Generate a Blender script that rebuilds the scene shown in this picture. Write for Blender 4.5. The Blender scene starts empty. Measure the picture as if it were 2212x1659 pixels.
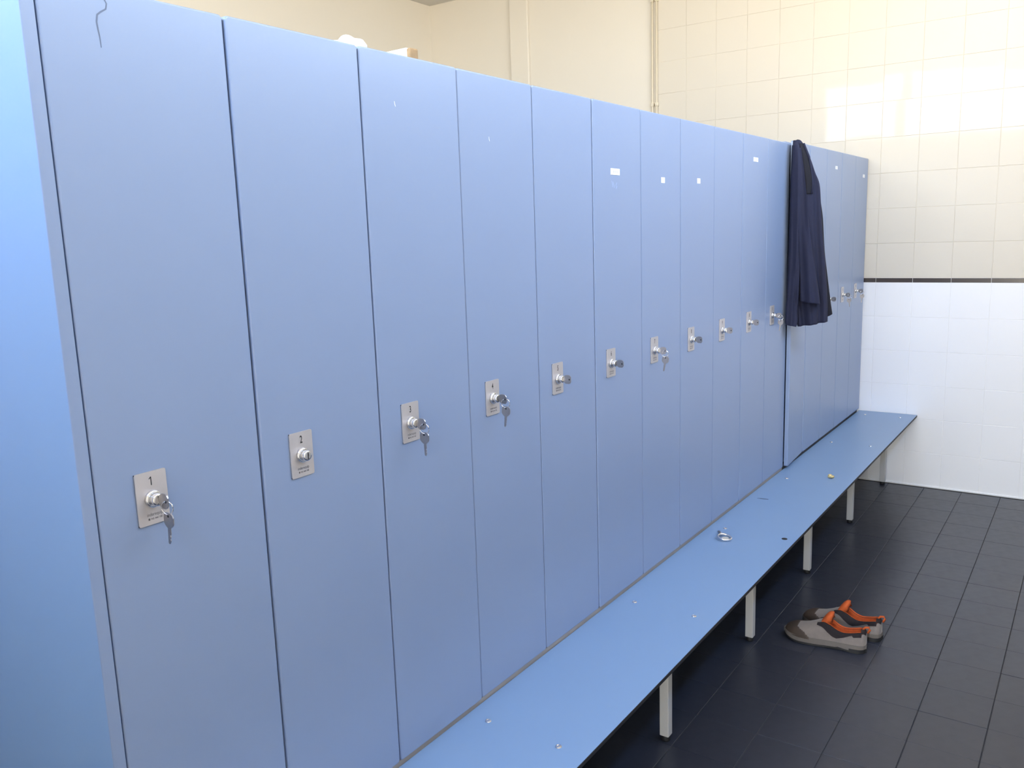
import bpy, bmesh, math, random
from mathutils import Vector, Matrix, Euler
random.seed(7)
sc = bpy.context.scene
COL = sc.collection

# ------------------------------------------------------------------ camera
CAM = Vector((-0.6339, -1.1927, 1.5741))
YAW, PITCH, ROLL, FPX = 0.9617, -0.1727, -0.0331, 1839.28
cy, sy, cp, sp = math.cos(YAW), math.sin(YAW), math.cos(PITCH), math.sin(PITCH)
F = Vector((sy*cp, cy*cp, sp)); R = Vector((cy, -sy, 0)); U = R.cross(F)
R2 = math.cos(ROLL)*R + math.sin(ROLL)*U; U2 = -math.sin(ROLL)*R + math.cos(ROLL)*U
cam = bpy.data.cameras.new('camera'); camo = bpy.data.objects.new('camera', cam); COL.objects.link(camo)
M = Matrix((R2, U2, -F)).transposed().to_4x4(); M.translation = CAM
camo.matrix_world = M
cam.sensor_width = 36.0; cam.lens = FPX/2212*36.0; cam.clip_start = 0.02
sc.camera = camo

# ------------------------------------------------------------------ daylight
SKY = [(0.60, (0.84, 0.91, 1.0)), (0.74, (0.54, 0.72, 0.98)), (0.88, (0.24, 0.43, 0.80))]
SKY_STRENGTH = 36.0
EXPOSURE = 0.05
w = bpy.data.worlds.new('sky'); sc.world = w; w.use_nodes = True
bg = w.node_tree.nodes['Background']
# plain daylight: warm pale haze and sunlit ground near the horizon, blue higher up, the same all round
nt = w.node_tree; tcw = nt.nodes.new('ShaderNodeTexCoord'); sxyz = nt.nodes.new('ShaderNodeSeparateXYZ'); ramp = nt.nodes.new('ShaderNodeValToRGB')
mr = nt.nodes.new('ShaderNodeMapRange'); mr.inputs['From Min'].default_value = -1.0
nt.links.new(tcw.outputs['Generated'], sxyz.inputs[0]); nt.links.new(sxyz.outputs['Z'], mr.inputs['Value']); nt.links.new(mr.outputs[0], ramp.inputs[0]); nt.links.new(ramp.outputs[0], bg.inputs[0])
el = ramp.color_ramp.elements
el[0].position = 0.44; el[0].color = (0.72, 0.60, 0.42, 1); el[1].position = 0.52; el[1].color = (0.97, 0.95, 0.88, 1)
for p_, c_ in SKY: e_ = el.new(p_); e_.color = (*c_, 1)
bg.inputs[1].default_value = SKY_STRENGTH
vs = sc.view_settings
vs.view_transform = 'Standard'; vs.look = 'None'; vs.gamma = 1.0; vs.use_curve_mapping = False
vs.exposure = EXPOSURE
sc.cycles.max_bounces = 14; sc.cycles.diffuse_bounces = 8; sc.cycles.glossy_bounces = 6
sc.cycles.transparent_max_bounces = 16
sc.cycles.use_denoising = True
sc.cycles.caustics_reflective = False; sc.cycles.caustics_refractive = False
sc.cycles.sample_clamp_indirect = 8.0

# ------------------------------------------------------------------ room measures (metres)
L = 4.8246            # end wall
XL = -1.18            # wall behind the camera
YB = 3.277            # far side wall
YF = -1.80            # near side wall
H = 3.35
ZT, ZL, ZB = 1.937, 0.4495, 0.4385      # locker top, locker bottom, bench top
DW = 0.30
DEPTH = 0.50
WIN_Z0, WIN_Z1 = 2.56, 3.28
WIN1 = [(0.995, 1.94), (-0.60, 0.885), (-1.05, -0.71)]   # panes in the wall behind the camera (y ranges)
WIN2 = [(0.45, 1.50), (1.61, 2.66), (2.77, 3.82)]       # panes in the near side wall (x ranges)
WIN2_Z0, WIN2_Z1 = 2.80, 3.30
DOOR_Y0, DOOR_Y1, DOOR_Z, LIGHT_PASSAGE_X = -1.72, -0.74, 2.12, -3.70   # open doorway behind the camera, added unseen passage steering daylight along the room

def portal(loc, rot, sx, sz):
    l = bpy.data.lights.new('window_portal', 'AREA'); l.shape = 'RECTANGLE'; l.size = sx; l.size_y = sz
    l.cycles.is_portal = True
    o = bpy.data.objects.new('window_portal', l); COL.objects.link(o); o.location = loc; o.rotation_euler = rot
portal((XL-0.095, (WIN1[0][1]+WIN1[-1][0])/2, (WIN_Z0+WIN_Z1)/2), (0, -math.pi/2, 0), WIN_Z1-WIN_Z0, WIN1[0][1]-WIN1[-1][0])
portal(((WIN2[0][0]+WIN2[-1][1])/2, YF-0.095, (WIN2_Z0+WIN2_Z1)/2), (math.pi/2, 0, 0), WIN2[-1][1]-WIN2[0][0], WIN2_Z1-WIN2_Z0)

portal((LIGHT_PASSAGE_X+0.02, (DOOR_Y0+DOOR_Y1)/2, 1.10), (0, -math.pi/2, 0), 2.20, DOOR_Y1-DOOR_Y0)

# ------------------------------------------------------------------ materials
def srgb(r, g, b):
    f = lambda c: (c/255/12.92 if c/255 <= 0.04045 else ((c/255+0.055)/1.055)**2.4)
    return (f(r), f(g), f(b))
def mat(name, col, rough=0.5, metal=0.0, noise=None, bump=None, spec=0.5, rough_noise=None, coat=0.0, coord='Object', sheen=0.0, emit=None):
    """noise=(scale, amount[, colour2]) colour mottling, bump=(scale, strength, distance)"""
    m = bpy.data.materials.new(name); m.use_nodes = True
    nt = m.node_tree; b = nt.nodes['Principled BSDF']
    b.inputs['Roughness'].default_value = rough; b.inputs['Metallic'].default_value = metal
    b.inputs['Base Color'].default_value = (*col, 1)
    b.inputs['Specular IOR Level'].default_value = spec
    if coat: b.inputs['Coat Weight'].default_value = coat; b.inputs['Coat Roughness'].default_value = 0.08
    if sheen: b.inputs['Sheen Weight'].default_value = sheen
    tc = nt.nodes.new('ShaderNodeTexCoord')
    def nz(scale, detail=3.0):
        n = nt.nodes.new('ShaderNodeTexNoise'); n.inputs['Scale'].default_value = scale; n.inputs['Detail'].default_value = detail
        nt.links.new(tc.outputs[coord], n.inputs['Vector']); return n
    if noise:
        n = nz(noise[0]); mx = nt.nodes.new('ShaderNodeMix'); mx.data_type = 'RGBA'
        c2 = noise[2] if len(noise) > 2 else tuple(c*(1-noise[1]) for c in col)
        mx.inputs['A'].default_value = (*col, 1); mx.inputs['B'].default_value = (*c2, 1)
        nt.links.new(n.outputs['Fac'], mx.inputs['Factor']); nt.links.new(mx.outputs['Result'], b.inputs['Base Color'])
    if rough_noise:
        n = nz(rough_noise[0]); mr = nt.nodes.new('ShaderNodeMapRange')
        mr.inputs['To Min'].default_value = rough-rough_noise[1]; mr.inputs['To Max'].default_value = rough+rough_noise[1]
        nt.links.new(n.outputs['Fac'], mr.inputs['Value']); nt.links.new(mr.outputs['Result'], b.inputs['Roughness'])
    if bump:
        n = nz(bump[0], 2.0); bp = nt.nodes.new('ShaderNodeBump')
        bp.inputs['Strength'].default_value = bump[1]; bp.inputs['Distance'].default_value = bump[2]
        nt.links.new(n.outputs['Fac'], bp.inputs['Height']); nt.links.new(bp.outputs['Normal'], b.inputs['Normal'])
    return m

BLUE = (0.230, 0.300, 0.450)
M_DOOR = mat('blue_laminate', BLUE, 0.36, spec=0.75, noise=(3.0, 0.04), bump=(900, 0.06, 0.0004))
M_BENCH = mat('blue_bench_and_lit_panel', (0.215, 0.340, 0.540), 0.37, spec=0.75, noise=(4.0, 0.05), bump=(700, 0.06, 0.0004))
M_CORE = mat('black_laminate_core', (0.012, 0.012, 0.015), 0.6, noise=(40, 0.2))
M_DARKGAP = mat('locker_carcass_grey', (0.05, 0.07, 0.11), 0.7, noise=(5, 0.1))
M_TILE_UP = mat('cream_glazed_tile', (0.675, 0.63, 0.55), 0.04, spec=0.08, noise=(1.5, 0.03), bump=(6, 0.03, 0.003), coord='Object')
M_TILE_LOW = mat('white_glazed_tile', (0.88, 0.89, 0.92), 0.08, spec=0.25, noise=(1.5, 0.02), bump=(6, 0.03, 0.003))
M_GROUT_W = mat('pale_wall_grout', (0.725, 0.675, 0.59), 0.8, noise=(60, 0.1))
M_BORDER = mat('dark_border_tile', (0.045, 0.035, 0.035), 0.25, noise=(6, 0.2))
M_PLASTER = mat('cream_painted_plaster', (0.74, 0.70, 0.625), 0.6, noise=(2, 0.03), bump=(60, 0.05, 0.001))
M_CEIL = mat('grey_white_ceiling_paint', (0.72, 0.70, 0.66), 0.8, noise=(3, 0.04))
M_FLOOR = mat('dark_slate_floor_tile', (0.038, 0.042, 0.060), 0.34, noise=(30, 0.3), bump=(180, 0.12, 0.001), rough_noise=(25, 0.08))
M_GROUT_F = mat('floor_grout', (0.045, 0.046, 0.055), 0.85, noise=(50, 0.3))
M_STEEL_W = mat('white_enamelled_steel', (0.52, 0.52, 0.51), 0.35, noise=(8, 0.04))
M_RUBBER = mat('black_rubber', (0.012, 0.012, 0.013), 0.6, noise=(30, 0.3))
M_PLATE = mat('brushed_aluminium_plate', (0.62, 0.58, 0.57), 0.42, 0.55, noise=(120, 0.06))
M_CHROME = mat('chrome', (0.82, 0.82, 0.84), 0.12, 1.0, noise=(50, 0.05))
M_KEY = mat('nickel_key', (0.40, 0.39, 0.40), 0.32, 0.9, noise=(150, 0.2))
M_INK = mat('black_print', (0.02, 0.02, 0.022), 0.7, noise=(90, 0.2))
M_INKG = mat('grey_print', (0.10, 0.095, 0.10), 0.7, noise=(90, 0.2))
M_PAPER = mat('white_paper_label', (0.86, 0.85, 0.83), 0.7, noise=(30, 0.03))
M_SCUFF = mat('grey_scuff', (0.16, 0.20, 0.29), 0.7, noise=(60, 0.3))
M_NAVY = mat('navy_twill', (0.012, 0.0145, 0.044), 0.85, noise=(14, 0.35), bump=(500, 0.25, 0.001))
M_NAVYD = mat('dark_navy_cloth', (0.0045, 0.0045, 0.011), 0.9, noise=(20, 0.3), bump=(400, 0.2, 0.001))
M_SUEDE = mat('beige_suede', (0.235, 0.20, 0.18), 0.9, noise=(60, 0.25), bump=(300, 0.3, 0.001), sheen=0.2)
M_TOE = mat('brown_toe_leather', (0.055, 0.036, 0.026), 0.7, noise=(40, 0.35), bump=(200, 0.2, 0.001))
M_COLLAR = mat('dark_brown_padding', (0.014, 0.009, 0.011), 0.9, noise=(60, 0.3), bump=(250, 0.2, 0.001))
M_ORANGE = mat('orange_mesh_lining', (0.62, 0.11, 0.018), 0.85, noise=(70, 0.45), bump=(350, 0.3, 0.001))
M_SOLE = mat('grey_beige_midsole', (0.155, 0.135, 0.12), 0.8, noise=(40, 0.2))
M_WHITEPL = mat('white_plastic_film', (0.90, 0.89, 0.86), 0.45, noise=(25, 0.04))
M_CARD = mat('brown_cardboard', (0.42, 0.27, 0.13), 0.85, noise=(60, 0.5), bump=(120, 0.4, 0.002))
M_GOLD = mat('crumpled_gold_foil', (0.75, 0.60, 0.28), 0.35, 0.5, noise=(200, 0.4))
M_FRAME = mat('white_window_frame', (0.75, 0.75, 0.74), 0.4, noise=(8, 0.03))
M_PIPE = mat('cream_painted_pipe', (0.70, 0.63, 0.50), 0.4, noise=(10, 0.05))
def glass():
    m = bpy.data.materials.new('window_glass'); m.use_nodes = True; nt = m.node_tree; nt.nodes.clear()
    o = nt.nodes.new('ShaderNodeOutputMaterial'); t = nt.nodes.new('ShaderNodeBsdfTransparent'); g = nt.nodes.new('ShaderNodeBsdfGlossy')
    g.inputs['Roughness'].default_value = 0.02
    mx = nt.nodes.new('ShaderNodeMixShader')
    mx.inputs[0].default_value = 0.04; nt.links.new(t.outputs[0], mx.inputs[1]); nt.links.new(g.outputs[0], mx.inputs[2]); nt.links.new(mx.outputs[0], o.inputs[0])
    return m
M_GLASS = glass()

# ------------------------------------------------------------------ helpers
def link(name, me, m=None, parent=None, loc=(0, 0, 0), rot=(0, 0, 0), smooth=False):
    o = bpy.data.objects.new(name, me); COL.objects.link(o); o.location = loc; o.rotation_euler = rot
    if m is not None and me is not None and not me.materials: me.materials.append(m)
    if parent is not None: o.parent = parent
    if smooth and me is not None:
        for p in me.polygons: p.use_smooth = True
    return o
def bm_mesh(bm, name='m'):
    bmesh.ops.recalc_face_normals(bm, faces=bm.faces[:])
    me = bpy.data.meshes.new(name); bm.to_mesh(me); bm.free(); return me
def box_bm(bm, x0, x1, y0, y1, z0, z1, bev=0.0, seg=2):
    r = bmesh.ops.create_cube(bm, size=1.0)
    vv = r['verts']
    for v in vv:
        v.co = Vector((x0+(v.co.x+0.5)*(x1-x0), y0+(v.co.y+0.5)*(y1-y0), z0+(v.co.z+0.5)*(z1-z0)))
    if bev > 0:
        ed = list({e for v in vv for e in v.link_edges})
        bmesh.ops.bevel(bm, geom=ed, offset=bev, segments=seg, profile=0.5, affect='EDGES')
def box(x0, x1, y0, y1, z0, z1, bev=0.0, seg=2, name='box'):
    bm = bmesh.new(); box_bm(bm, x0, x1, y0, y1, z0, z1, bev, seg); return bm_mesh(bm, name)
def thing(name, label, cat, loc=(0, 0, 0), rotz=0, group=None):
    o = bpy.data.objects.new(name, None); COL.objects.link(o); o.location = loc; o.rotation_euler = (0, 0, rotz)
    o.empty_display_size = 0.05
    return tag(o, label, cat, group)
def tag(o, label, cat, group=None):
    o['label'] = label; o['category'] = cat
    if group: o['group'] = group
    return o
def struct(o, label=None):
    o['kind'] = 'structure'
    if label: o['label'] = label
    return o
def lathe(profile, n=24, axis='Z'):
    """profile [(r, h)...] revolved; axis Z or Y(-)"""
    bm = bmesh.new(); rings = []
    for r, h in profile:
        ring = []
        for i in range(n):
            a = 2*math.pi*i/n; p = (r*math.cos(a), r*math.sin(a), h)
            if axis == 'Y': p = (r*math.cos(a), -h, r*math.sin(a))
            ring.append(bm.verts.new(p))
        rings.append(ring)
    for a, b in zip(rings, rings[1:]):
        for i in range(n): bm.faces.new((a[i], a[(i+1) % n], b[(i+1) % n], b[i]))
    bm.faces.new(rings[0]); bm.faces.new(rings[-1])
    return bm_mesh(bm, 'lathe')
def tube(pts, r, n=10, closed=False):
    bm = bmesh.new(); P = [Vector(p) for p in pts]; N = len(P); rings = []
    up = Vector((0.0137, 0.021, 1)).normalized()
    for i in range(N):
        a = P[(i-1) % N] if (closed or i > 0) else P[i]; b = P[(i+1) % N] if (closed or i < N-1) else P[i]
        t = (b-a).normalized(); u = t.cross(up)
        if u.length < 1e-3: u = t.cross(Vector((1, 0, 0)))
        u.normalize(); v = t.cross(u)
        rings.append([bm.verts.new(P[i]+r*(math.cos(2*math.pi*k/n)*u+math.sin(2*math.pi*k/n)*v)) for k in range(n)])
    rng = range(N) if closed else range(N-1)
    for i in rng:
        A, B = rings[i], rings[(i+1) % N]
        for k in range(n): bm.faces.new((A[k], A[(k+1) % n], B[(k+1) % n], B[k]))
    if not closed: bm.faces.new(rings[0]); bm.faces.new(rings[-1])
    return bm_mesh(bm, 'tube')
def prism(poly, t0, t1, plane='XZ'):
    """flat outline extruded; XZ: thickness along y"""
    bm = bmesh.new()
    mk = {'XZ': lambda a, b, t: (a, t, b), 'YZ': lambda a, b, t: (t, a, b), 'XY': lambda a, b, t: (a, b, t)}[plane]
    A = [bm.verts.new(mk(a, b, t0)) for a, b in poly]; B = [bm.verts.new(mk(a, b, t1)) for a, b in poly]
    bm.faces.new(A); bm.faces.new(B[::-1]); n = len(poly)
    for i in range(n): bm.faces.new((A[i], A[(i+1) % n], B[(i+1) % n], B[i]))
    return bm_mesh(bm, 'prism')
_txt = {}
def text_mesh(s, size, xs=1.0, thick=0.0):
    k = (s, size, xs, thick)
    if k in _txt: return _txt[k]
    c = bpy.data.curves.new('t', 'FONT'); c.body = s; c.size = size; c.align_x = 'CENTER'; c.align_y = 'CENTER'
    c.offset = thick; c.resolution_u = 3; c.fill_mode = 'FRONT'
    o = bpy.data.objects.new('t', c); COL.objects.link(o)
    dg = bpy.context.evaluated_depsgraph_get(); dg.update()
    me = bpy.data.meshes.new_from_object(o.evaluated_get(dg))
    for v in me.vertices: v.co = Vector((v.co.x*xs, 0, v.co.y))
    bpy.data.objects.remove(o); bpy.data.curves.remove(c)
    me.materials.clear()
    _txt[k] = me; return me

# ------------------------------------------------------------------ room shell
T = 0.10
floor = struct(link('floor', box(XL-T, L+T, YF-T, YB+T, -0.12, -0.003), M_GROUT_F))
ceiling = struct(link('ceiling', box(XL-T, L+T, YF-T, YB+T, H, H+0.15), M_CEIL))
wall_end = struct(link('wall_end', box(L+0.002, L+T, YF-T, YB+T, -0.003, H), M_GROUT_W))
wall_back = struct(link('wall_back', box(XL, L+0.002, YB, YB+T, -0.003, H), M_PLASTER))
def wall_with_windows(name, axis, pos0, pos1, a0, a1, panes, z0, z1, m, door=None):
    bm = bmesh.new()
    def add(p0, p1, q0, q1):
        if axis == 'x': box_bm(bm, pos0, pos1, p0, p1, q0, q1)
        else: box_bm(bm, p0, p1, pos0, pos1, q0, q1)
    if door:
        add(a0, door[0], -0.003, z0); add(door[1], a1, -0.003, z0); add(door[0], door[1], door[2], z0)
    else: add(a0, a1, -0.003, z0)
    add(a0, a1, z1, H)
    lo = min(p[0] for p in panes); hi = max(p[1] for p in panes)
    add(a0, lo, z0, z1); add(hi, a1, z0, z1)
    return struct(link(name, bm_mesh(bm), m))
wall_left = wall_with_windows('wall_left', 'x', XL-T, XL, YF-T, YB+T, WIN1, WIN_Z0, WIN_Z1, M_PLASTER, (DOOR_Y0, DOOR_Y1, DOOR_Z))
XO = XL-T
struct(link('floor_light_passage', box(LIGHT_PASSAGE_X, XO, DOOR_Y0-0.1, DOOR_Y1+0.1, -0.12, 0.0), M_FLOOR))  # added passage, out of view; its walls keep daylight off the near doors
struct(link('ceiling_light_passage', box(LIGHT_PASSAGE_X, XO, DOOR_Y0-0.1, DOOR_Y1+0.1, 2.20, 2.32), M_CEIL))
struct(link('wall_light_passage_left', box(LIGHT_PASSAGE_X, XO, DOOR_Y1, DOOR_Y1+0.1, 0.0, 2.20), M_PLASTER))
struct(link('wall_light_passage_right', box(LIGHT_PASSAGE_X, XO, DOOR_Y0-0.1, DOOR_Y0, 0.0, 2.20), M_PLASTER))
wall_front = wall_with_windows('wall_front', 'y', YF-T, YF, XL, L+0.002, WIN2, WIN2_Z0, WIN2_Z1, M_PLASTER)
def window(name, axis, pos, panes, z0, z1):
    root = bpy.data.objects.new(name, None); COL.objects.link(root); struct(root, 'high strip window under the ceiling')
    panes = sorted(panes); lo, hi = panes[0][0], panes[-1][1]
    p0, p1 = pos-0.035, pos+0.035
    def mk(nm, a0, a1, q0, q1, m, d0=p0, d1=p1, bev=0.004):
        me = box(d0, d1, a0, a1, q0, q1, bev, 1) if axis == 'x' else box(a0, a1, d0, d1, q0, q1, bev, 1)
        return link(nm, me, m, root)
    f = 0.03
    mk('frame_rail', lo, hi, z0, z0+f, M_FRAME); mk('frame_rail', lo, hi, z1-f, z1, M_FRAME)
    mk('frame_stile', lo, lo+f, z0+f, z1-f, M_FRAME); mk('frame_stile', hi-f, hi, z0+f, z1-f, M_FRAME)
    for a, b in zip(panes, panes[1:]): mk('mullion', a[1], b[0], z0+f, z1-f, M_FRAME)
    for a0, a1 in panes: mk('pane', max(a0, lo+f), min(a1, hi-f), z0+f, z1-f, M_GLASS, pos-0.003, pos+0.003, 0)
    return root
window('window_1', 'x', XL-0.06, WIN1, WIN_Z0, WIN_Z1)
window('window_2', 'y', YF-0.06, WIN2, WIN2_Z0, WIN2_Z1)

# wall tiles of the end wall -------------------------------------------------
P = 0.2025; Y0 = -0.067            # pitch and one vertical joint
STRIP0, STRIP1 = 1.224, 1.253
def tile_mesh(w_, h_, d, c, name):
    """tile lying in the YZ plane facing -x, chamfered front edge"""
    a, b = w_/2, h_/2
    v = [(d, -a, -b), (d, a, -b), (d, a, b), (d, -a, b), (c, -a, -b), (c, a, -b), (c, a, b), (c, -a, b),
         (0, -a+c, -b+c), (0, a-c, -b+c), (0, a-c, b-c), (0, -a+c, b-c)]
    f = [(8, 11, 10, 9)]
    for i in range(4):
        j = (i+1) % 4; f += [(4+i, 4+j, j, i), (8+i, 8+j, 4+j, 4+i)]
    me = bpy.data.meshes.new(name); me.from_pydata(v, [], f); me.validate(); me.update()
    bm = bmesh.new(); bm.from_mesh(me); bmesh.ops.recalc_face_normals(bm, faces=bm.faces[:]); bm.to_mesh(me); bm.free()
    # open shell: make sure the front faces -x
    if me.polygons[0].normal.x > 0: me.flip_normals()
    return me
rows = [(STRIP0-(k+1)*P, STRIP0-k*P, 'low') for k in range(6)] + [(STRIP1+k*P, STRIP1+(k+1)*P, 'up') for k in range(11)]
TW = P-0.0019
me_up = tile_mesh(TW, TW, 0.006, 0.0009, 'tile_up'); me_up.materials.append(M_TILE_UP)
me_low = tile_mesh(TW, TW, 0.006, 0.0009, 'tile_low'); me_low.materials.append(M_TILE_LOW)
me_brd = tile_mesh(TW, STRIP1-STRIP0-0.004, 0.006, 0.0008, 'tile_border'); me_brd.materials.append(M_BORDER)
last_h = H-(STRIP1+10*P)
me_cut = tile_mesh(TW, last_h-0.0022, 0.006, 0.0009, 'tile_cut'); me_cut.materials.append(M_TILE_UP)
def joined(mesh_list, name, parent):
    bm = bmesh.new(); mats = []
    for me, mw in mesh_list:
        m0 = me.materials[0]
        if m0 not in mats: mats.append(m0)
        n0 = len(bm.faces); bm.from_mesh(me); bm.faces.ensure_lookup_table()
        vs_ = set()
        for f in bm.faces[n0:]:
            f.material_index = mats.index(m0); vs_.update(f.verts)
        for v in vs_: v.co = mw @ v.co
    me = bpy.data.meshes.new(name); bm.to_mesh(me); bm.free()
    for m0 in mats: me.materials.append(m0)
    o = link(name, me, None, parent); o['kind'] = 'stuff'; return o
rest = []
for c in range(-7, 8):
    yc = Y0 + c*P - P/2   # tile c spans Y0+(c-1)P .. Y0+cP
    if yc - P/2 < YF: continue
    for z0, z1, kind in rows:
        zc = (z0+z1)/2; me = me_up if kind == 'up' else me_low
        if z1 > H: me = me_cut; zc = (z0+H)/2
        vis = (yc < 0.10 and yc > -1.4) or zc > 1.80
        rot = (random.gauss(0, 0.0006), random.gauss(0, 0.0030), random.gauss(0, 0.0030))
        loc = (L-0.0005+random.gauss(0, 0.00025), yc, zc)
        if vis and yc > -1.5: link('tile', me, None, wall_end, loc, rot)
        else: rest.append((me, Matrix.Translation(loc) @ Euler(rot).to_matrix().to_4x4()))
    loc = (L-0.0006, yc, (STRIP0+STRIP1)/2)
    if yc < 0.10: link('border_tile', me_brd, None, wall_end, loc)
    else: rest.append((me_brd, Matrix.Translation(loc)))
c = -8
while Y0 + (c-1)*P > YF-P:
    yc = Y0 + c*P - P/2
    if yc - P/2 > YF - 0.15:
        for z0, z1, kind in rows:
            zc = (z0+z1)/2; me = me_up if kind == 'up' else me_low
            if z1 > H: me = me_cut; zc = (z0+H)/2
            rest.append((me, Matrix.Translation((L-0.0005, yc, zc))))
        rest.append((me_brd, Matrix.Translation((L-0.0006, yc, (STRIP0+STRIP1)/2))))
    c -= 1
joined(rest, 'wall_tiling', wall_end)
# plain painted stretch of the end wall beyond the pipes
link('painted_panel', box(L-0.002, L+0.004, Y0+7*P+0.001, YB, 0, H), M_PLASTER, wall_end)
link('white_grout', box(L+0.0012, L+0.004, YF, Y0+7*P, 0.0, STRIP1-0.001), mat('white_wall_grout', (0.83, 0.83, 0.84), 0.7, noise=(60, 0.08)), wall_end)
link('skirting_bead', box(L-0.006, L+0.002, YF, Y0+7*P, 0.0, 0.011, 0.003, 2), M_TILE_LOW, wall_end)
# shallow boxed-in duct on the end wall
struct(link('trim_1', box(L-0.028, L-0.002, 2.357, 2.514, 0, H-0.001, 0.006, 3), M_PLASTER))
# two thin pipes with clips
for yy, nm in ((1.381, 'pipe, the one farther from the wall tiles'), (1.350, 'pipe, the one right beside the wall tiles')):
    t = thing('water_pipe', 'thin cream painted vertical '+nm, 'pipe', (L-0.016, yy, 0), 0, 'thin vertical pipes on the end wall')
    link('tube', tube([(0, 0, 0.02), (0, 0, 1.6), (0, 0, H-0.002)], 0.0068, 12), M_PIPE, t, smooth=True)
    for zz in (0.9, 1.65, 2.405, 3.065):
        link('clip', box(-0.010, 0.0135, -0.0105, 0.0105, zz-0.012, zz+0.012, 0.003, 2), M_PIPE, t)

# floor tiles ---------------------------------------------------------------
def ftile_mesh():
    a, b, c, d = 0.1-0.0005, 0.1-0.0013, 0.0008, 0.004     # tighter joints across the room than along it
    v = [(-a, -b, -d), (a, -b, -d), (a, b, -d), (-a, b, -d), (-a, -b, -c), (a, -b, -c), (a, b, -c), (-a, b, -c),
         (-a+c, -b+c, 0), (a-c, -b+c, 0), (a-c, b-c, 0), (-a+c, b-c, 0)]
    f = [(8, 9, 10, 11)]
    for i in range(4):
        j = (i+1) % 4; f += [(i, j, 4+j, 4+i), (4+i, 4+j, 8+j, 8+i)]
    me = bpy.data.meshes.new('floor_tile'); me.from_pydata(v, [], f); me.update(); me.materials.append(M_FLOOR); return me
fm = ftile_mesh(); frest = []
for i in range(-6, 25):
    for j in range(-12, 18):
        x = 0.1+0.2*i; y = -0.292+0.2*j
        if x-0.1 < XL-0.05 or x > L or y-0.1 < YF-0.08 or y > YB: continue
        rot = (random.gauss(0, 0.0006), random.gauss(0, 0.0006), 0)
        loc = (x, y, random.gauss(0, 0.0002))
        if x > 1.15 and -1.45 < y < 0.15: link('tile', fm, None, floor, loc, rot)
        else: frest.append((fm, Matrix.Translation(loc) @ Euler(rot).to_matrix().to_4x4()))
joined(frest, 'floor_tiling', floor)

# ------------------------------------------------------------------ lockers
GW = 'row of tall blue lockers'
proud = [0.0, -0.0028, -0.0034, -0.0012, -0.0006, -0.0022, -0.0016, -0.0020, -0.0008, -0.0012, -0.0004, 0, -0.0018, -0.0014, -0.0016, -0.0012]
lab = ['blue locker numbered 1, nearest of the row, beside the bright end panel',
 'blue locker numbered 2 whose lock has no key',
 'blue locker numbered 3, third from the near end',
 'blue locker numbered 4, fourth from the near end',
 'blue locker numbered 5, fifth from the near end, without a name label',
 'blue locker with a wide white name label, sixth from the near end',
 'blue locker with a small square white label, seventh from the near end',
 'blue locker with a small square white label, eighth from the near end',
 'blue locker without a label between two labelled ones, ninth from the near end',
 'blue locker with a wide white label set high, tenth from the near end',
 'blue locker just left of the hanging navy jacket',
 'blue locker with its door ajar under the navy jacket',
 'blue locker partly hidden by the navy jacket, fourth from the tiled wall',
 'blue locker with a small white label, third from the tiled wall',
 'blue locker second from the tiled wall',
 'blue locker at the far end, touching the tiled wall']
DT = 0.018
def door_mesh(h):
    bm = bmesh.new(); w_ = DW-0.003; r = 0.007; n = 4
    poly = []
    for cx, cz, a0 in ((r, r, 180), (w_-r, r, 270), (w_-r, h-r, 0), (r, h-r, 90)):
        for k in range(n+1):
            a = math.radians(a0+90*k/n); poly.append((cx+r*math.cos(a), cz+r*math.sin(a)))
    A = [bm.verts.new((a, 0, b)) for a, b in poly]; B = [bm.verts.new((a, DT, b)) for a, b in poly]
    f1 = bm.faces.new(A); bm.faces.new(B[::-1]); N = len(poly)
    for i in range(N): bm.faces.new((A[i], A[(i+1) % N], B[(i+1) % N], B[i]))
    bmesh.ops.recalc_face_normals(bm, faces=bm.faces[:])
    bmesh.ops.bevel(bm, geom=list(f1.edges), offset=0.0032, segments=3, profile=0.5, affect='EDGES')
    me = bm_mesh(bm, 'door'); me.materials.append(M_DOOR)
    return me
def plate_mesh():
    r = 0.003; w_, h = 0.053, 0.084; poly = []
    for cx, cz, a0 in ((r, r, 180), (w_-r, r, 270), (w_-r, h-r, 0), (r, h-r, 90)):
        for k in range(4):
            a = math.radians(a0+30*k); poly.append((cx+r*math.cos(a), cz+r*math.sin(a)))
    me = prism(poly, -0.0022, -0.00005); me.materials.append(M_PLATE); return me
plate_me = plate_mesh()
base_me = prism([(0.0006, 0.0006), (0.0524, 0.0006), (0.0524, 0.0834), (0.0006, 0.0834)], -0.0014, 0.0)
ring_me = lathe([(0.0135, 0.0), (0.0138, 0.0030), (0.0128, 0.0050), (0.0102, 0.0056), (0.0100, 0.0054)], 32, 'Y'); ring_me.materials.append(M_CHROME)
cyl_me = lathe([(0.0097, 0.0), (0.0097, 0.0115), (0.0088, 0.0128), (0.0060, 0.0130)], 32, 'Y'); cyl_me.materials.append(M_CHROME)
for m_ in (ring_me, cyl_me):
    for p in m_.polygons: p.use_smooth = len(p.vertices) == 4
slot_me = prism([(-0.0011, -0.0062), (0.0011, -0.0062), (0.0011, -0.001), (0.0018, 0.0005), (0.0011, 0.0062), (-0.0011, 0.0062)], -0.01325, -0.0129); slot_me.materials.append(M_INK)
one_me = prism([(-0.0004, -0.0068), (0.0009, -0.0068), (0.0009, 0.0068), (-0.0001, 0.0068), (-0.0030, 0.0042), (-0.0030, 0.0028), (-0.0004, 0.0048)], -0.0002, 0.0006)
zlock = 1.150-ZL           # plate bottom above the locker bottom
lockers = []
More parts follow.
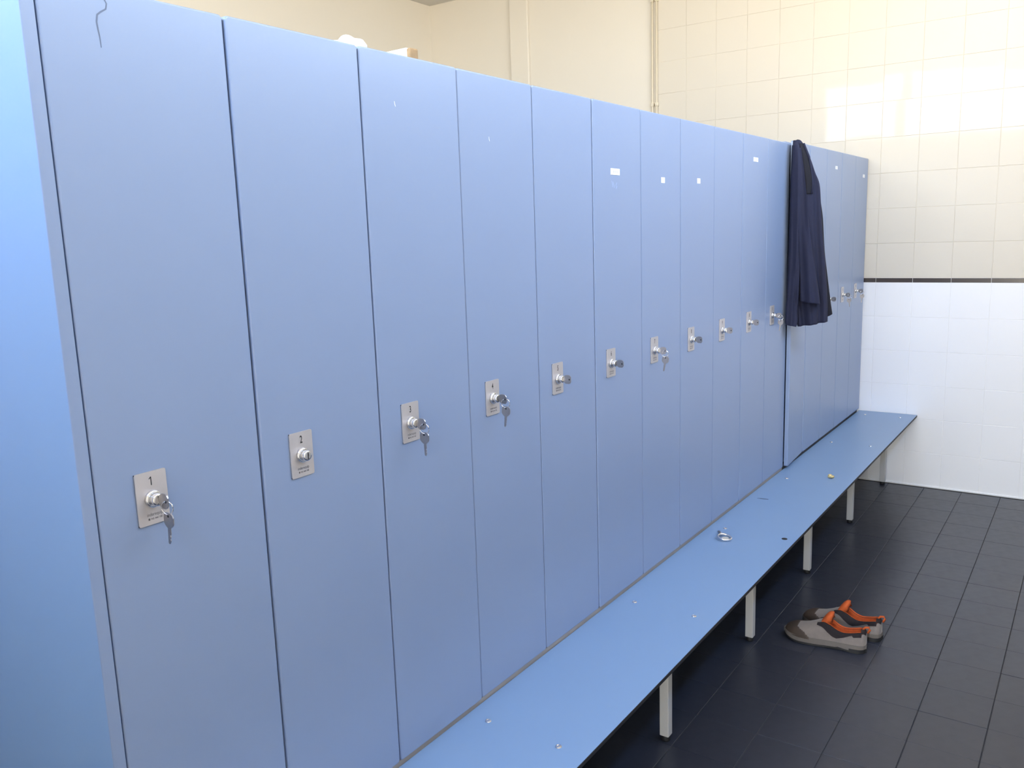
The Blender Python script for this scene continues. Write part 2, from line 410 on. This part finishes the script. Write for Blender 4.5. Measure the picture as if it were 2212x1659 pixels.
for i in range(16):
    b2 = i >= 11
    dz = 0.003 if b2 else 0.0
    h = (ZT+0.012 if b2 else ZT)-ZL-dz
    x0 = i*DW + (0.004 if b2 else 0.0)
    y0 = -0.0025 if b2 else 0.0
    t = thing('locker', lab[i], 'locker', (x0, y0, ZL+dz), 0, GW)
    lockers.append(t)
    link('body', box(0.0006, DW-0.0006, DT+0.006, DEPTH, 0.0, h-0.001, 0.002, 1), M_DOOR, t)
    d = link('door', door_mesh(h), None, t, (0.0015, proud[i], 0.0))
    if i == 11:
        # ajar: hinged on its right edge
        ang = math.radians(-3.5); hx = DW-0.0015
        d.rotation_euler = (0, 0, -ang)
        d.location = (hx-(DW-0.003)*math.cos(-ang), -(DW-0.003)*math.sin(-ang), 0)
    px, pz = 0.0605, zlock - dz
    link('lock_plate_backing', base_me, M_INK, d, (px-0.0005, 0, pz))
    link('lock_plate', plate_me, None, d, (px, -0.0005, pz))
    cxk, czk = px+0.0265, pz+0.0405
    link('lock_ring', ring_me, None, d, (cxk, -0.0027, czk))
    link('lock_cylinder', cyl_me, None, d, (cxk, -0.0060, czk))
    link('key_slot', slot_me, None, d, (cxk, -0.0060, czk))
    link('number', one_me if i == 0 else text_mesh(str(i+1), 0.0195, 0.62, 0.0004), M_INK, d, (px+0.0265, -0.0029, pz+0.0690))
    link('maker_name', text_mesh('inderequip', 0.0078, 0.80), M_INKG, d, (px+0.0275, -0.0029, pz+0.0160))
    link('phone_line', text_mesh('\u25A0 943 444 108', 0.0043, 0.9, 0.00008), M_INKG, d, (px+0.0275, -0.0029, pz+0.0088))
# end panels; the near one gets a bluer laminate standing in for sky light
link('end_panel', box(-0.0205, -0.0012, 0.0022, DEPTH, 0.0, ZT-ZL, 0.0005, 1), M_BENCH, lockers[0])
link('panel_edge_shade', box(-0.0207, -0.0010, 0.0, 0.0030, 0.0, ZT-ZL, 0.0012, 3), M_DOOR, lockers[0])  # front edge in the greyer door colour, its weaker light painted in
link('end_panel', box(DW+0.0005, L-0.006-15*DW-0.004, 0.003, DEPTH, 0.0, ZT+0.012-ZL-0.003, 0.002, 2), M_DOOR, lockers[15])
# thin scuff at the top of door 1
def ribbon(pts, w_, y):
    bm = bmesh.new(); Pn = [Vector((a, 0, b)) for a, b in pts]; vv = []
    for k in range(len(Pn)):
        tt = (Pn[min(k+1, len(Pn)-1)]-Pn[max(k-1, 0)]).normalized(); nn = Vector((-tt.z, 0, tt.x))
        ww = w_*(0.35+0.65*math.sin(math.pi*(k+0.5)/len(Pn)))/2
        vv.append((bm.verts.new(Pn[k]+nn*ww+Vector((0, y, 0))), bm.verts.new(Pn[k]-nn*ww+Vector((0, y, 0)))))
    for a, b in zip(vv, vv[1:]): bm.faces.new((a[0], a[1], b[1], b[0]))
    return bm_mesh(bm, 'ribbon')
d1 = [c_ for c_ in lockers[0].children if c_.name.startswith('door')][0]
link('scuff_mark', ribbon([(0.0945, 1.915-ZL+0.012), (0.1005, 1.9165-ZL), (0.0985, 1.909-ZL), (0.090, 1.9035-ZL), (0.0845, 1.899-ZL), (0.0825, 1.889-ZL), (0.0835, 1.879-ZL), (0.0850, 1.868-ZL), (0.0855, 1.855-ZL)], 0.0026, -0.0003), M_SCUFF, d1)
# name labels on the doors: (locker, x in door, z, width, height)
for i, lx, lz, lw, lh, nt_ in ((5, 0.129, 1.746, 0.056, 0.0185, 4), (6, 0.158, 1.733, 0.027, 0.018, 0), (7, 0.152, 1.740, 0.027, 0.018, 0),
                          (9, 0.144, 1.843, 0.054, 0.017, 3), (13, 0.182, 1.866, 0.042, 0.016, 2), (15, 0.195, 1.846, 0.044, 0.017, 2)):
    d = [c_ for c_ in lockers[i].children if c_.name.startswith('door')][0]
    zz = lz-lockers[i].location.z
    link('name_label', box(lx-lw/2, lx+lw/2, -0.0012, 0.0002, zz-lh/2, zz+lh/2, 0.0005, 1), M_PAPER, d)
    for k in range(nt_):
        xx = lx+(k-(nt_-1)/2)*0.0075
        link('label_print', box(xx-0.0022, xx+0.0022, -0.0014, -0.0011, zz-0.0035, zz+0.0035), mat('faded_label_print', (0.58, 0.55, 0.52), 0.8, noise=(60, 0.2)) if 'faded_label_print' not in bpy.data.materials else bpy.data.materials['faded_label_print'], d)
d6 = [c_ for c_ in lockers[5].children if c_.name.startswith('door')][0]
M_FAINT = mat('pale_scratch', (0.42, 0.54, 0.78), 0.6, noise=(40, 0.1))
for pts in ([(0.108, 1.720), (0.112, 1.710), (0.113, 1.702)], [(0.116, 1.718), (0.121, 1.708), (0.122, 1.700)], [(0.140, 1.716), (0.133, 1.708), (0.136, 1.698), (0.141, 1.706)]):
    link('faint_scratch', ribbon([(a, b-ZL) for a, b in pts], 0.0022, -0.0003), M_FAINT, d6)
for i, a, b in ((2, 0.092, 1.845), (3, 0.112, 1.800)):
    d = [c_ for c_ in lockers[i].children if c_.name.startswith('door')][0]
    link('faint_scratch', ribbon([(a, b-ZL), (a+0.001, b-ZL-0.006), (a+0.003, b-ZL-0.010)], 0.0016, -0.0003), M_PAPER, d)

# ------------------------------------------------------------------ support under the lockers
bf = thing('locker_base_frame', 'white steel frame carrying the lockers behind the bench', 'frame', (0, 0, 0))
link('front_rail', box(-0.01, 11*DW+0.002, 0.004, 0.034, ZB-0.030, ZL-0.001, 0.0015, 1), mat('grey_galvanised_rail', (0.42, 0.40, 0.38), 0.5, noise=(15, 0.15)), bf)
link('front_rail', box(11*DW+0.004, L-0.006, 0.012, 0.042, ZB-0.030, ZL-0.001, 0.0015, 1), mat('shadow_grey_rail', (0.10, 0.11, 0.13), 0.6, noise=(15, 0.15)), bf)  # rail darkened here, shadow line under the far lockers put into its colour
link('rear_rail', box(-0.01, L-0.006, DEPTH-0.04, DEPTH-0.01, ZB-0.030, ZL-0.001, 0.0015, 1), M_STEEL_W, bf)
link('light_block_board', box(-0.01, L-0.006, 0.27, 0.288, 0.0005, ZB-0.030, 0.001, 1), M_CORE, bf)  # unseen board, added to keep the space under the lockers dark
for x in (0.08, 0.858, 1.62, 2.39, 3.16, 3.95, 4.74):
    link('rear_leg', box(x-0.015, x+0.015, DEPTH-0.04, DEPTH-0.01, 0.0005, ZB-0.030, 0.002, 1), M_STEEL_W, bf)

# ------------------------------------------------------------------ bench
be = thing('changing_bench', 'long blue bench with white steel legs along the lockers', 'bench', (0, 0, 0))
YBE = -0.3315; BT = 0.012
core = link('seat_board', box(-0.02, L-0.004, YBE, -0.001, ZB-BT, ZB-0.0008, 0.0008, 1), M_CORE, be)
link('seat_surface', box(-0.0195, L-0.0045, YBE+0.0006, -0.0015, ZB-0.0009, ZB, 0.0, 1), M_BENCH, core)
leg_x = (0.858, 1.622, 2.395, 3.165, 3.960, 4.770)
screw_me = lathe([(0.0078, -0.0002), (0.0078, 0.0008), (0.0066, 0.0024), (0.0040, 0.0032), (0.0030, 0.0026), (0.0018, 0.0024)], 20); screw_me.materials.append(M_CHROME)
LY = -0.163
for k, x in enumerate(leg_x):
    l = link('leg', box(x-0.015, x+0.015, LY-0.015, LY+0.015, 0.018, ZB-BT-0.030, 0.0022, 2), M_STEEL_W, be)
    link('rubber_foot', lathe([(0.013, 0.0003), (0.0145, 0.004), (0.0135, 0.014), (0.012, 0.021)], 16), M_RUBBER, l, (x, LY, 0), smooth=True)
    link('cross_bar', box(x-0.015, x+0.015, -0.295, -0.012, ZB-BT-0.031, ZB-BT-0.0005, 0.002, 1), M_STEEL_W, be)
    link('cross_bar_end_cap', box(x-0.0145, x+0.0145, -0.299, -0.2945, ZB-BT-0.030, ZB-BT-0.001, 0.001, 1), M_RUBBER, be)
    xs = 0.842+0.7715*k
    link('screw', screw_me, None, be, (xs, -0.062, ZB))
    if k == 2:
        link('screw_hole', lathe([(0.0105, -0.0004), (0.0105, 0.0006), (0.009, 0.0009)], 20), M_RUBBER, be, (2.384, -0.290, ZB))
    elif k != 3:
        link('screw', screw_me, None, be, (xs, -0.258, ZB))
for x in (1.16, 2.361, 3.55, 4.713):
    link('bolt', lathe([(0.005, 0), (0.005, 0.006), (0.003, 0.012)], 10), M_CHROME, be, (x, -0.312, ZB-BT-0.0125))
link('scuff_mark', prism([(-0.022, 0.004), (-0.006, 0.007), (0.010, 0.003), (0.026, -0.002), (0.024, -0.009), (0.004, -0.007), (-0.010, -0.001)], 0.0001, 0.0005, 'XY'),
     mat('grey_smear', (0.12, 0.17, 0.26), 0.7, noise=(80, 0.3)), be, (2.812, -0.064, ZB), (0, 0, math.radians(-70)))

# ring hook on the bench
rh = thing('ring_hook', 'small chrome ring with a screw shank lying on the bench', 'hook', (2.274, -0.102, ZB), math.radians(-12))
Rr = 0.024
pts = [(Rr*math.cos(2*math.pi*k/28), Rr*math.sin(2*math.pi*k/28), 0.0042+0.004*(1+math.sin(2*math.pi*k/28))) for k in range(28)]
link('ring', tube(pts, 0.0040, 10, True), M_CHROME, rh, smooth=True)
link('shank', tube([(0.010, 0.020, 0.012), (0.022, 0.034, 0.010), (0.036, 0.048, 0.0075)], 0.0055, 12), M_KEY, rh, smooth=True)
link('disc', lathe([(0.012, 0.0002), (0.0135, 0.001), (0.013, 0.004), (0.006, 0.005)], 20), mat('pale_plastic', (0.62, 0.60, 0.54), 0.5, noise=(30, 0.1)), rh, (0.004, 0.0, 0.0))
# gold scrap
bm = bmesh.new(); bmesh.ops.create_icosphere(bm, subdivisions=2, radius=0.010)
for v in bm.verts: v.co = Vector((v.co.x*1.0, v.co.y*1.5, v.co.z*0.95+0.0085))*random.uniform(0.75, 1.18)
mn = min(v.co.z for v in bm.verts)
for v in bm.verts: v.co.z -= mn
tag(link('foil_scrap', bm_mesh(bm), M_GOLD, None, (3.250, -0.234, ZB+0.0003)), 'tiny crumpled gold foil scrap on the blue bench', 'scrap')

# ------------------------------------------------------------------ keys
def key_parts():
    # bow in the YZ plane, blade towards +y of its own (0,0) point
    poly = [(0.0, 0.0042), (-0.0025, 0.0075), (-0.0055, 0.0105), (-0.0085, 0.0118), (-0.0180, 0.0118), (-0.0215, 0.0100), (-0.0240, 0.0060),
            (-0.0240, -0.0060), (-0.0215, -0.0100), (-0.0180, -0.0118), (-0.0085, -0.0118), (-0.0055, -0.0105), (-0.0025, -0.0075), (0.0, -0.0042)]
    bow = prism(poly, -0.0011, 0.0011, 'YZ'); bow.materials.append(M_KEY)
    blade = prism([(0, -0.0032), (0.010, -0.0032), (0.012, -0.0018), (0.015, -0.0030), (0.018, -0.0016), (0.021, -0.0028), (0.0265, 0.0), (0.025, 0.0030), (0, 0.0030)], -0.0009, 0.0009, 'YZ'); blade.materials.append(M_KEY)
    return bow, blade
bow_me, blade_me = key_parts()
krg = tube([(0.0, 0.0105*math.cos(2*math.pi*k/22), 0.0105*math.sin(2*math.pi*k/22)) for k in range(22)], 0.0009, 6, True); krg.materials.append(M_CHROME)
for p in krg.polygons: p.use_smooth = True
hole_me = lathe([(0.0022, -0.0013), (0.0022, 0.0013)], 12); hole_me.materials.append(M_INK)
KG = 'keys left in the locker locks'
keyinfo = [(0, 'pair of keys in the nearest lock of the row', True, 4), (2, 'pair of keys in the lock right after the keyless one', True, -3), (3, 'pair of keys in the lock of the fourth locker from the near end', True, 5),
           (4, 'single key in the lock of the fifth locker from the near end', False, 0), (5, 'single key in the lock of the sixth locker from the near end', False, 0), (6, 'pair of keys in the lock of the seventh locker from the near end', True, 8),
           (7, 'single key in the lock of the eighth locker from the near end', False, 0), (8, 'single key in the lock of the ninth locker from the near end', False, 0), (9, 'single key in the lock of the tenth locker from the near end', False, 0),
           (10, 'pair of keys in the lock just left of the navy jacket', True, 6), (13, 'single key in the lock just right of the navy jacket', False, 0),
           (14, 'pair of keys in the lock second from the tiled wall', True, -6), (15, 'pair of keys in the lock nearest the tiled wall', True, 3)]
for i, lb, two, tw in keyinfo:
    lk = lockers[i]
    x = lk.location.x+0.0015+0.0605+0.0265; z = lk.location.z+(zlock-(0.003 if i >= 11 else 0))+0.0405; y = lk.location.y+proud[i]-0.0192
    t = thing('key_set', lb, 'keys', (x, y, z), 0, KG)
    tilt = math.radians(random.uniform(-12, 12))
    kb = link('inserted_key', bow_me, None, t, (0, 0, 0), (0, tilt, 0))
    link('key_neck', box(-0.0009, 0.0009, -0.002, 0.006, -0.003, 0.003), M_KEY, kb)
    link('key_hole', hole_me, None, kb, (0, -0.0190, 0.0), (0, math.pi/2, 0))
    if two:
        a = math.radians(tw)
        link('key_ring', krg, None, t, (0.0, -0.0200, -0.0095), (0, 0, math.radians(18)))
        # spare key hanging under the ring: own +y turned to -z
        sp_ = link('spare_key', bow_me, None, t, (0.0005, -0.0195+0.004*math.sin(a), -0.0415), (math.radians(-90)+a, 0, 0))
        link('blade', blade_me, None, sp_)
        link('key_hole', hole_me, None, sp_, (0, -0.0190, 0), (0, math.pi/2, 0))

# ------------------------------------------------------------------ jacket
JP0 = Vector((3.27, -0.034, 0)); JN = Vector((-0.8336, -0.5524, 0)); JE = Vector((0.5524, -0.8336, 0))
JBODY = [(-0.011, 1.945, 0.020, 1.944), (-0.012, 1.930, 0.032, 1.928), (-0.012, 1.902, 0.045, 1.900), (-0.013, 1.863, 0.064, 1.860), (-0.013, 1.803, 0.084, 1.806),
         (-0.014, 1.753, 0.106, 1.753), (-0.015, 1.673, 0.115, 1.668), (-0.012, 1.551, 0.126, 1.546), (-0.008, 1.407, 0.143, 1.402), (0.001, 1.261, 0.156, 1.256),
         (0.015, 1.197, 0.159, 1.203), (0.028, 1.123, 0.159, 1.142)]
JA = [(-0.014, 1.925, 0.008, 1.925), (-0.016, 1.893, 0.011, 1.892), (-0.020, 1.753, 0.022, 1.752), (-0.021, 1.612, 0.026, 1.610), (-0.022, 1.469, 0.025, 1.467), (-0.026, 1.345, 0.020, 1.343),
      (-0.033, 1.220, 0.017, 1.218), (-0.038, 1.156, 0.021, 1.155), (-0.036, 1.135, 0.013, 1.125)]
JB = [(-0.002, 1.912, 0.014, 1.911), (0.000, 1.753, 0.033, 1.751), (0.005, 1.611, 0.044, 1.610), (0.013, 1.468, 0.065, 1.466), (0.022, 1.343, 0.085, 1.341), (0.027, 1.239, 0.107, 1.226)]
JD = [(0.108, 1.680, 0.116, 1.680), (0.112, 1.608, 0.129, 1.607), (0.125, 1.464, 0.141, 1.464), (0.137, 1.340, 0.159, 1.339), (0.148, 1.235, 0.175, 1.234), (0.154, 1.161, 0.185, 1.175)]
JC = [(0.012, 1.930, 0.029, 1.930), (0.015, 1.872, 0.050, 1.871), (0.022, 1.812, 0.060, 1.811), (0.031, 1.751, 0.064, 1.751), (0.040, 1.712, 0.060, 1.712)]
def resample(tab, n):
    out = []
    for k in range(n):
        f = k/(n-1)*(len(tab)-1); a = min(int(f), len(tab)-2); t_ = f-a
        # catmull-rom
        p0, p1, p2, p3 = tab[max(a-1, 0)], tab[a], tab[a+1], tab[min(a+2, len(tab)-1)]
        out.append(tuple(0.5*((2*q1)+(-q0+q2)*t_+(2*q0-5*q1+4*q2-q3)*t_**2+(-q0+3*q1-3*q2+q3)*t_**3) for q0, q1, q2, q3 in zip(p0, p1, p2, p3)))
    return out
def cloth(tab, front, back, rows_=60, cols=30):
    """front(s,t)/back(s,t): displacement along the outward normal, t = across 0..1, f = down 0..1"""
    bm = bmesh.new(); A = []; B = []
    T_ = resample(tab, rows_)
    for r, (sl, zl, sr, zr) in enumerate(T_):
        f = r/(rows_-1); ra = []; rb = []
        for c_ in range(cols+1):
            t_ = c_/cols; s = sl+(sr-sl)*t_; z = zl+(zr-zl)*t_
            base = JP0+JE*s+Vector((0, 0, z))
            pa = base+JN*front(t_, f); pb = base+JN*back(t_, f)
            for p in (pa, pb):
                if p.y > -0.012 - (0.022 if p.x > 3.295 else 0): p.y = -0.012 - (0.022 if p.x > 3.295 else 0)
            ra.append(bm.verts.new(pa)); rb.append(bm.verts.new(pb))
        A.append(ra); B.append(rb)
    for r in range(rows_-1):
        for c_ in range(cols):
            bm.faces.new((A[r][c_], A[r][c_+1], A[r+1][c_+1], A[r+1][c_])); bm.faces.new((B[r][c_], B[r+1][c_], B[r+1][c_+1], B[r][c_+1]))
        bm.faces.new((A[r][0], A[r+1][0], B[r+1][0], B[r][0])); bm.faces.new((A[r][cols], B[r][cols], B[r+1][cols], A[r+1][cols]))
    for c_ in range(cols):
        bm.faces.new((A[0][c_], B[0][c_], B[0][c_+1], A[0][c_+1])); bm.faces.new((A[-1][c_], A[-1][c_+1], B[-1][c_+1], B[-1][c_]))
    return bm_mesh(bm, 'cloth')
S = lambda x: math.sin(math.pi*max(0.0, min(1.0, x)))
jk = thing('work_jacket', 'dark navy work jacket hanging from the top edge of the lockers', 'jacket', (0, 0, 0))
def body_f(t_, f):
    g = min(1, 0.25+f*2)
    return 0.004+0.026*S(t_)**0.6*g + f*(0.011*math.sin(12*t_+2.2*f+0.4)+0.006*math.sin(25*t_+5*f+1)) + 0.010*max(0, 0.5-abs(t_-0.93))*math.exp(-((f-0.30)/0.10)**2)
body_b = lambda t_, f: -0.004-0.045*S(t_)**0.6*min(1, 0.3+f*1.5)
BROWS = resample(JBODY, 60)
def on_body(s_, z_):
    """height of the jacket body's outer face at (across, up)"""
    best = None
    for r, (sl, zl, sr, zr) in enumerate(BROWS):
        t_ = max(0, min(1, (s_-sl)/(sr-sl))); dz_ = abs(zl+(zr-zl)*t_-z_)
        if best is None or dz_ < best[0]: best = (dz_, t_, r/59)
    return body_f(best[1], best[2])
def layer(tab, lift, bulge, under, rows_, cols):
    T_ = resample(tab, rows_); grid = {}
    def at_(t_, f):
        k = (round(t_*cols), round(f*(rows_-1)))
        if k not in grid:
            sl, zl, sr, zr = T_[k[1]]; grid[k] = on_body(sl+(sr-sl)*t_, zl+(zr-zl)*t_)
        return grid[k]
    return cloth(tab, lambda t_, f: at_(t_, f)+lift(f)+bulge(t_, f), lambda t_, f: at_(t_, f)+under(f), rows_, cols)
link('body', cloth(JBODY, body_f, body_b), M_NAVY, jk, smooth=True)
link('sleeve', layer(JA, lambda f: 0.004+0.020*f, lambda t_, f: 0.018*S(t_)**0.6*min(1, 0.3+f)+0.004*f*math.sin(14*t_+3*f), lambda f: -0.012, 50, 18), M_NAVY, jk, smooth=True)
link('front_flap', layer(JB, lambda f: 0.006+0.026*f, lambda t_, f: 0.014*S(0.15+0.75*t_)**0.6*min(1, 0.3+f)+0.005*f*math.sin(11*t_+4*f+1), lambda f: 0.001+0.006*f, 50, 20), M_NAVY, jk, smooth=True)
link('sleeve', cloth(JD, lambda t_, f: -0.004+0.010*S(t_)**0.6, lambda t_, f: -0.024-0.015*S(t_)**0.6, 40, 10), M_NAVYD, jk, smooth=True)  # darker navy than the other sleeve
link('lining', layer(JC, lambda f: 0.0035, lambda t_, f: 0.0, lambda f: -0.004, 24, 8), M_NAVYD, jk, smooth=True)
# collar roll beside the opening and the loop over the locker edge
link('collar', tube([JP0+JE*a_+JN*(on_body(a_, z_)+0.004)+Vector((0, 0, z_)) for a_, z_ in ((0.031, 1.930), (0.053, 1.870), (0.063, 1.812), (0.068, 1.752), (0.064, 1.712))], 0.0050, 8), M_NAVY, jk, smooth=True)
link('hanging_loop', tube([Vector((3.285, -0.045, 1.936)), Vector((3.318, -0.036, 1.948)), Vector((3.350, -0.018, 1.9535)), Vector((3.372, -0.004, 1.9535))], 0.0022, 8), M_NAVYD, jk, smooth=True)

# ------------------------------------------------------------------ shoes
def shoe(loc, rotz, label, mirror=1):
    """heel at x=0, toe at x=0.300; mirror flips the outline sideways"""
    t = thing('work_shoe', label, 'shoe', loc, rotz, 'pair of work shoes on the floor')
    Ls = 0.298
    # station: x, half width outer, half width inner, upper height, side height of edge, ground clearance
    ST = [(0.000, 0.010, 0.010, 0.070), (0.006, 0.024, 0.024, 0.080), (0.020, 0.033, 0.032, 0.083), (0.045, 0.037, 0.034, 0.076), (0.075, 0.038, 0.034, 0.070), (0.100, 0.039, 0.034, 0.076),
          (0.125, 0.041, 0.036, 0.092), (0.145, 0.043, 0.038, 0.098), (0.165, 0.046, 0.041, 0.090), (0.190, 0.049, 0.044, 0.077), (0.215, 0.051, 0.046, 0.066), (0.240, 0.050, 0.045, 0.060),
          (0.262, 0.045, 0.040, 0.056), (0.280, 0.035, 0.031, 0.049), (0.291, 0.023, 0.021, 0.041), (0.298, 0.008, 0.008, 0.030)]
    SOLE = 0.026
    def curve(x, ho, hi, top, off=0.0, lo=0.0, hi_t=1.0, n=14):
        # half ellipse section from the outer sole edge over the top to the inner one
        out = []
        for k in range(n+1):
            a = lo+(hi_t-lo)*k/n; ang = math.pi*a
            c_, s_ = math.cos(ang), math.sin(ang)
            ex = 0.62
            wx = (ho if c_ > 0 else hi)+off
            yy = wx*(abs(c_)**ex)*(1 if c_ > 0 else -1); zz = SOLE-0.006+(top-SOLE+0.006+off)*(abs(s_)**0.75)
            out.append((x, yy*mirror, zz))
        return out
    def open_amt(x): # depth of the foot opening
        if x < 0.012 or x > 0.142: return 0.0
        return min(1.0, (x-0.012)/0.012, (0.142-x)/0.006)
    def loft(rings, closed_ends=True):
        bm = bmesh.new(); R_ = [[bm.verts.new(p) for p in r] for r in rings]
        for a, b in zip(R_, R_[1:]):
            for k in range(len(a)-1): bm.faces.new((a[k], a[k+1], b[k+1], b[k]))
        if closed_ends: bm.faces.new(R_[0]); bm.faces.new(R_[-1][::-1])
        return bm_mesh(bm, 'loft')
    def dense(n):
        T_ = []
        for k in range(n):
            f = k/(n-1)*(len(ST)-1); a = min(int(f), len(ST)-2); u = f-a
            p0, p1, p2, p3 = ST[max(a-1, 0)], ST[a], ST[a+1], ST[min(a+2, len(ST)-1)]
            T_.append(tuple(0.5*((2*q1)+(-q0+q2)*u+(2*q0-5*q1+4*q2-q3)*u*u+(-q0+3*q1-3*q2+q3)*u**3) for q0, q1, q2, q3 in zip(p0, p1, p2, p3)))
        return T_
    D = dense(64)
    # upper, open at the ankle
    rings = []
    for x, ho, hi, top in D:
        r = curve(x, ho, hi, top); o_ = open_amt(x)
        if o_ > 0:
            rr = []
            for k, p in enumerate(r):
                a = k/(len(r)-1)
                if 0.34 < a < 0.66: p = (p[0], p[1]*0.9, p[2]-(p[2]-0.034)*o_)
                rr.append(p)
            r = rr
        rings.append(r)
    up = link('upper', loft(rings), M_SUEDE, t, smooth=True)
    # midsole and outsole from the outline
    def outline(off, x0=-1, x1=1):
        a = [(x-(off if i == 0 else -off if i == len(D)-1 else 0), (ho+off)*mirror) for i, (x, ho, hi, top) in enumerate(D) if x0 <= x <= x1]
        b = [(x, -(hi+off)*mirror) for i, (x, ho, hi, top) in enumerate(D) if x0 <= x <= x1]
        return a+b[::-1]
    def slab(off, z0f, z1, x0=-1, x1=1, off2=None):
        A_ = outline(off, x0, x1); B_ = outline(off if off2 is None else off2, x0, x1); bm = bmesh.new()
        lo_ = [bm.verts.new((x, y, z0f(x))) for x, y in A_]; hi_ = [bm.verts.new((x, y, z1(x) if callable(z1) else z1)) for x, y in B_]
        n = len(lo_)
        bm.faces.new(lo_); bm.faces.new(hi_[::-1])
        for i in range(n): bm.faces.new((lo_[i], lo_[(i+1) % n], hi_[(i+1) % n], hi_[i]))
        return bm_mesh(bm, 'slab')
    toe = lambda x: 0.012*max(0, (x-0.235)/0.063)**1.6
    arch = lambda x: 0.010*math.exp(-((x-0.105)/0.030)**2)
    ms = link('midsole', slab(0.0028, lambda x: 0.009+toe(x)+0.6*arch(x), lambda x: 0.030+0.4*toe(x), off2=0.0018), M_SOLE, t, smooth=False)
    link('outsole', slab(0.0015, lambda x: 0.0004+toe(x)+arch(x)*0.9, lambda x: 0.0098+toe(x)+0.6*arch(x)), M_RUBBER, ms)
    link('heel_block', slab(0.0035, lambda x: 0.0004, lambda x: 0.016, -1, 0.055), M_RUBBER, ms)
    # brown toe cap, wrapping further back at the sides
    caps = []
    for x, ho, hi, top in dense(110):
        if x < 0.180: continue
        r = []
        for k, p in enumerate(curve(x, ho, hi, top, 0.0022, 0, 1, 24)):
            a = abs(k/24-0.5)*2            # 0 on top, 1 at the sole
            edge = 0.246-0.075*max(0, a-0.2)**1.2
            r.append(p if x >= edge else (p[0], p[1]*0.90, p[2]-0.006*(1 if p[2] > 0.03 else 0.3)))
        caps.append(r)
    link('toe_cap', loft(caps), M_TOE, t, smooth=True)
    # padded collar: dark band either side of the opening, rising to the throat
    for side in (0, 1):
        band = []
        for x, ho, hi, top in D:
            if not 0.012 < x < 0.178: continue
            wv = 0.080+0.150*min(1, max(0, (x-0.050)/0.05))*max(0, 1-max(0, (x-0.115)/0.062)) + (0.06 if x < 0.045 else 0.0)
            e = 0.335 if x < 0.135 else 0.335+0.09*(x-0.135)/0.045
            lo_, hi_ = e-wv, e
            if side: lo_, hi_ = 1-e, 1-e+wv
            c_ = curve(x, ho, hi, top, 0.0030, lo_, hi_, 6)
            if not side: c_.append((c_[-1][0], c_[-1][1]*0.84, c_[-1][2]-0.004))
            else: c_.insert(0, (c_[0][0], c_[0][1]*0.84, c_[0][2]-0.004))
            band.append(c_)
        link('collar', loft(band, False), M_COLLAR, t, smooth=True)
    hb = [curve(x, ho, hi, top, 0.0030, 0.30, 0.70, 8) for x, ho, hi, top in D if 0.0005 < x < 0.022]
    link('heel_collar', loft(hb, False), M_COLLAR, t, smooth=True)
    # orange lining inside and tongue
    ln = []
    for x, ho, hi, top in D:
        if not 0.014 < x < 0.150: continue
        rim = top-0.003
        zt_ = 0.020+(top-0.020)*0.93
        ln.append([(x, ho*0.64*mirror, zt_+0.003), (x, ho*0.60*mirror, zt_-0.006), (x, ho*0.54*mirror, 0.046), (x, 0, 0.041), (x, -hi*0.54*mirror, 0.046), (x, -hi*0.60*mirror, zt_-0.006), (x, -hi*0.64*mirror, zt_+0.003)])
    link('lining', loft(ln, False), M_ORANGE, t, smooth=True)
    tg = []
    for f in range(9):
        u = f/8; x = 0.162-0.044*u; z = 0.090+0.041*math.sin(u*math.pi*0.60); hw = 0.021+0.012*u-0.006*max(0, u-0.8)/0.2
        tg.append([(x+0.006*abs(q)**2, q*hw, z-0.016*abs(q)**2.2) for q in (-1, -0.75, -0.4, 0, 0.4, 0.75, 1)] + [(x-0.012*(1-u), q*hw*0.92, z-0.016-0.014*(1-u)-0.016*abs(q)**2.2) for q in (1, 0.5, 0, -0.5, -1)])
    bm = bmesh.new(); R_ = [[bm.verts.new(p) for p in r] for r in tg]
    for a, b in zip(R_, R_[1:]):
        n = len(a)
        for k in range(n): bm.faces.new((a[k], a[(k+1) % n], b[(k+1) % n], b[k]))
    bm.faces.new(R_[0]); bm.faces.new(R_[-1][::-1])
    link('tongue', bm_mesh(bm), M_ORANGE, t, smooth=True)
    link('pull_tab', tube([(0.020, 0, 0.078), (0.006, 0, 0.094), (-0.006, 0, 0.096), (-0.010, 0, 0.088), (-0.003, 0, 0.074)], 0.0042, 8), M_ORANGE, t, smooth=True)
    return t
shoe((2.527, -0.560, 0.0006), math.radians(92), 'beige work shoe with brown toe cap, nearer one beside the bench leg', 1)
shoe((2.650, -0.588, 0.0006), math.radians(88), 'beige work shoe with orange lining, farther one of the pair on the floor', -1)

# ------------------------------------------------------------------ things on top of the lockers
bm = bmesh.new(); bmesh.ops.create_icosphere(bm, subdivisions=4, radius=1.0)
for v in bm.verts:
    n_ = 1+0.16*math.sin(5*v.co.x+2)*math.cos(6*v.co.y)+0.10*math.sin(11*v.co.z+7*v.co.x)
    v.co = Vector((v.co.x*0.024*n_, v.co.y*0.040*n_, max(0, v.co.z*0.026*n_+0.018)))
tag(link('plastic_bag', bm_mesh(bm), M_WHITEPL, None, (0.684, 0.105, ZT+0.0004), (0, 0, 0.1), smooth=True), 'crumpled white plastic bag on top of the lockers', 'bag')
cb = thing('carton', 'white carton with a torn brown end lying on top of the lockers', 'carton', (0.883, 0.1, ZT+0.0003), math.radians(-3))
link('sleeve', box(-0.014, 0.016, 0.010, 0.300, 0.0, 0.053, 0.003, 2), M_WHITEPL, cb, (0, 0, 0))
link('torn_end', box(-0.0125, 0.0145, 0.0, 0.012, 0.001, 0.052, 0.004, 3), M_CARD, cb)
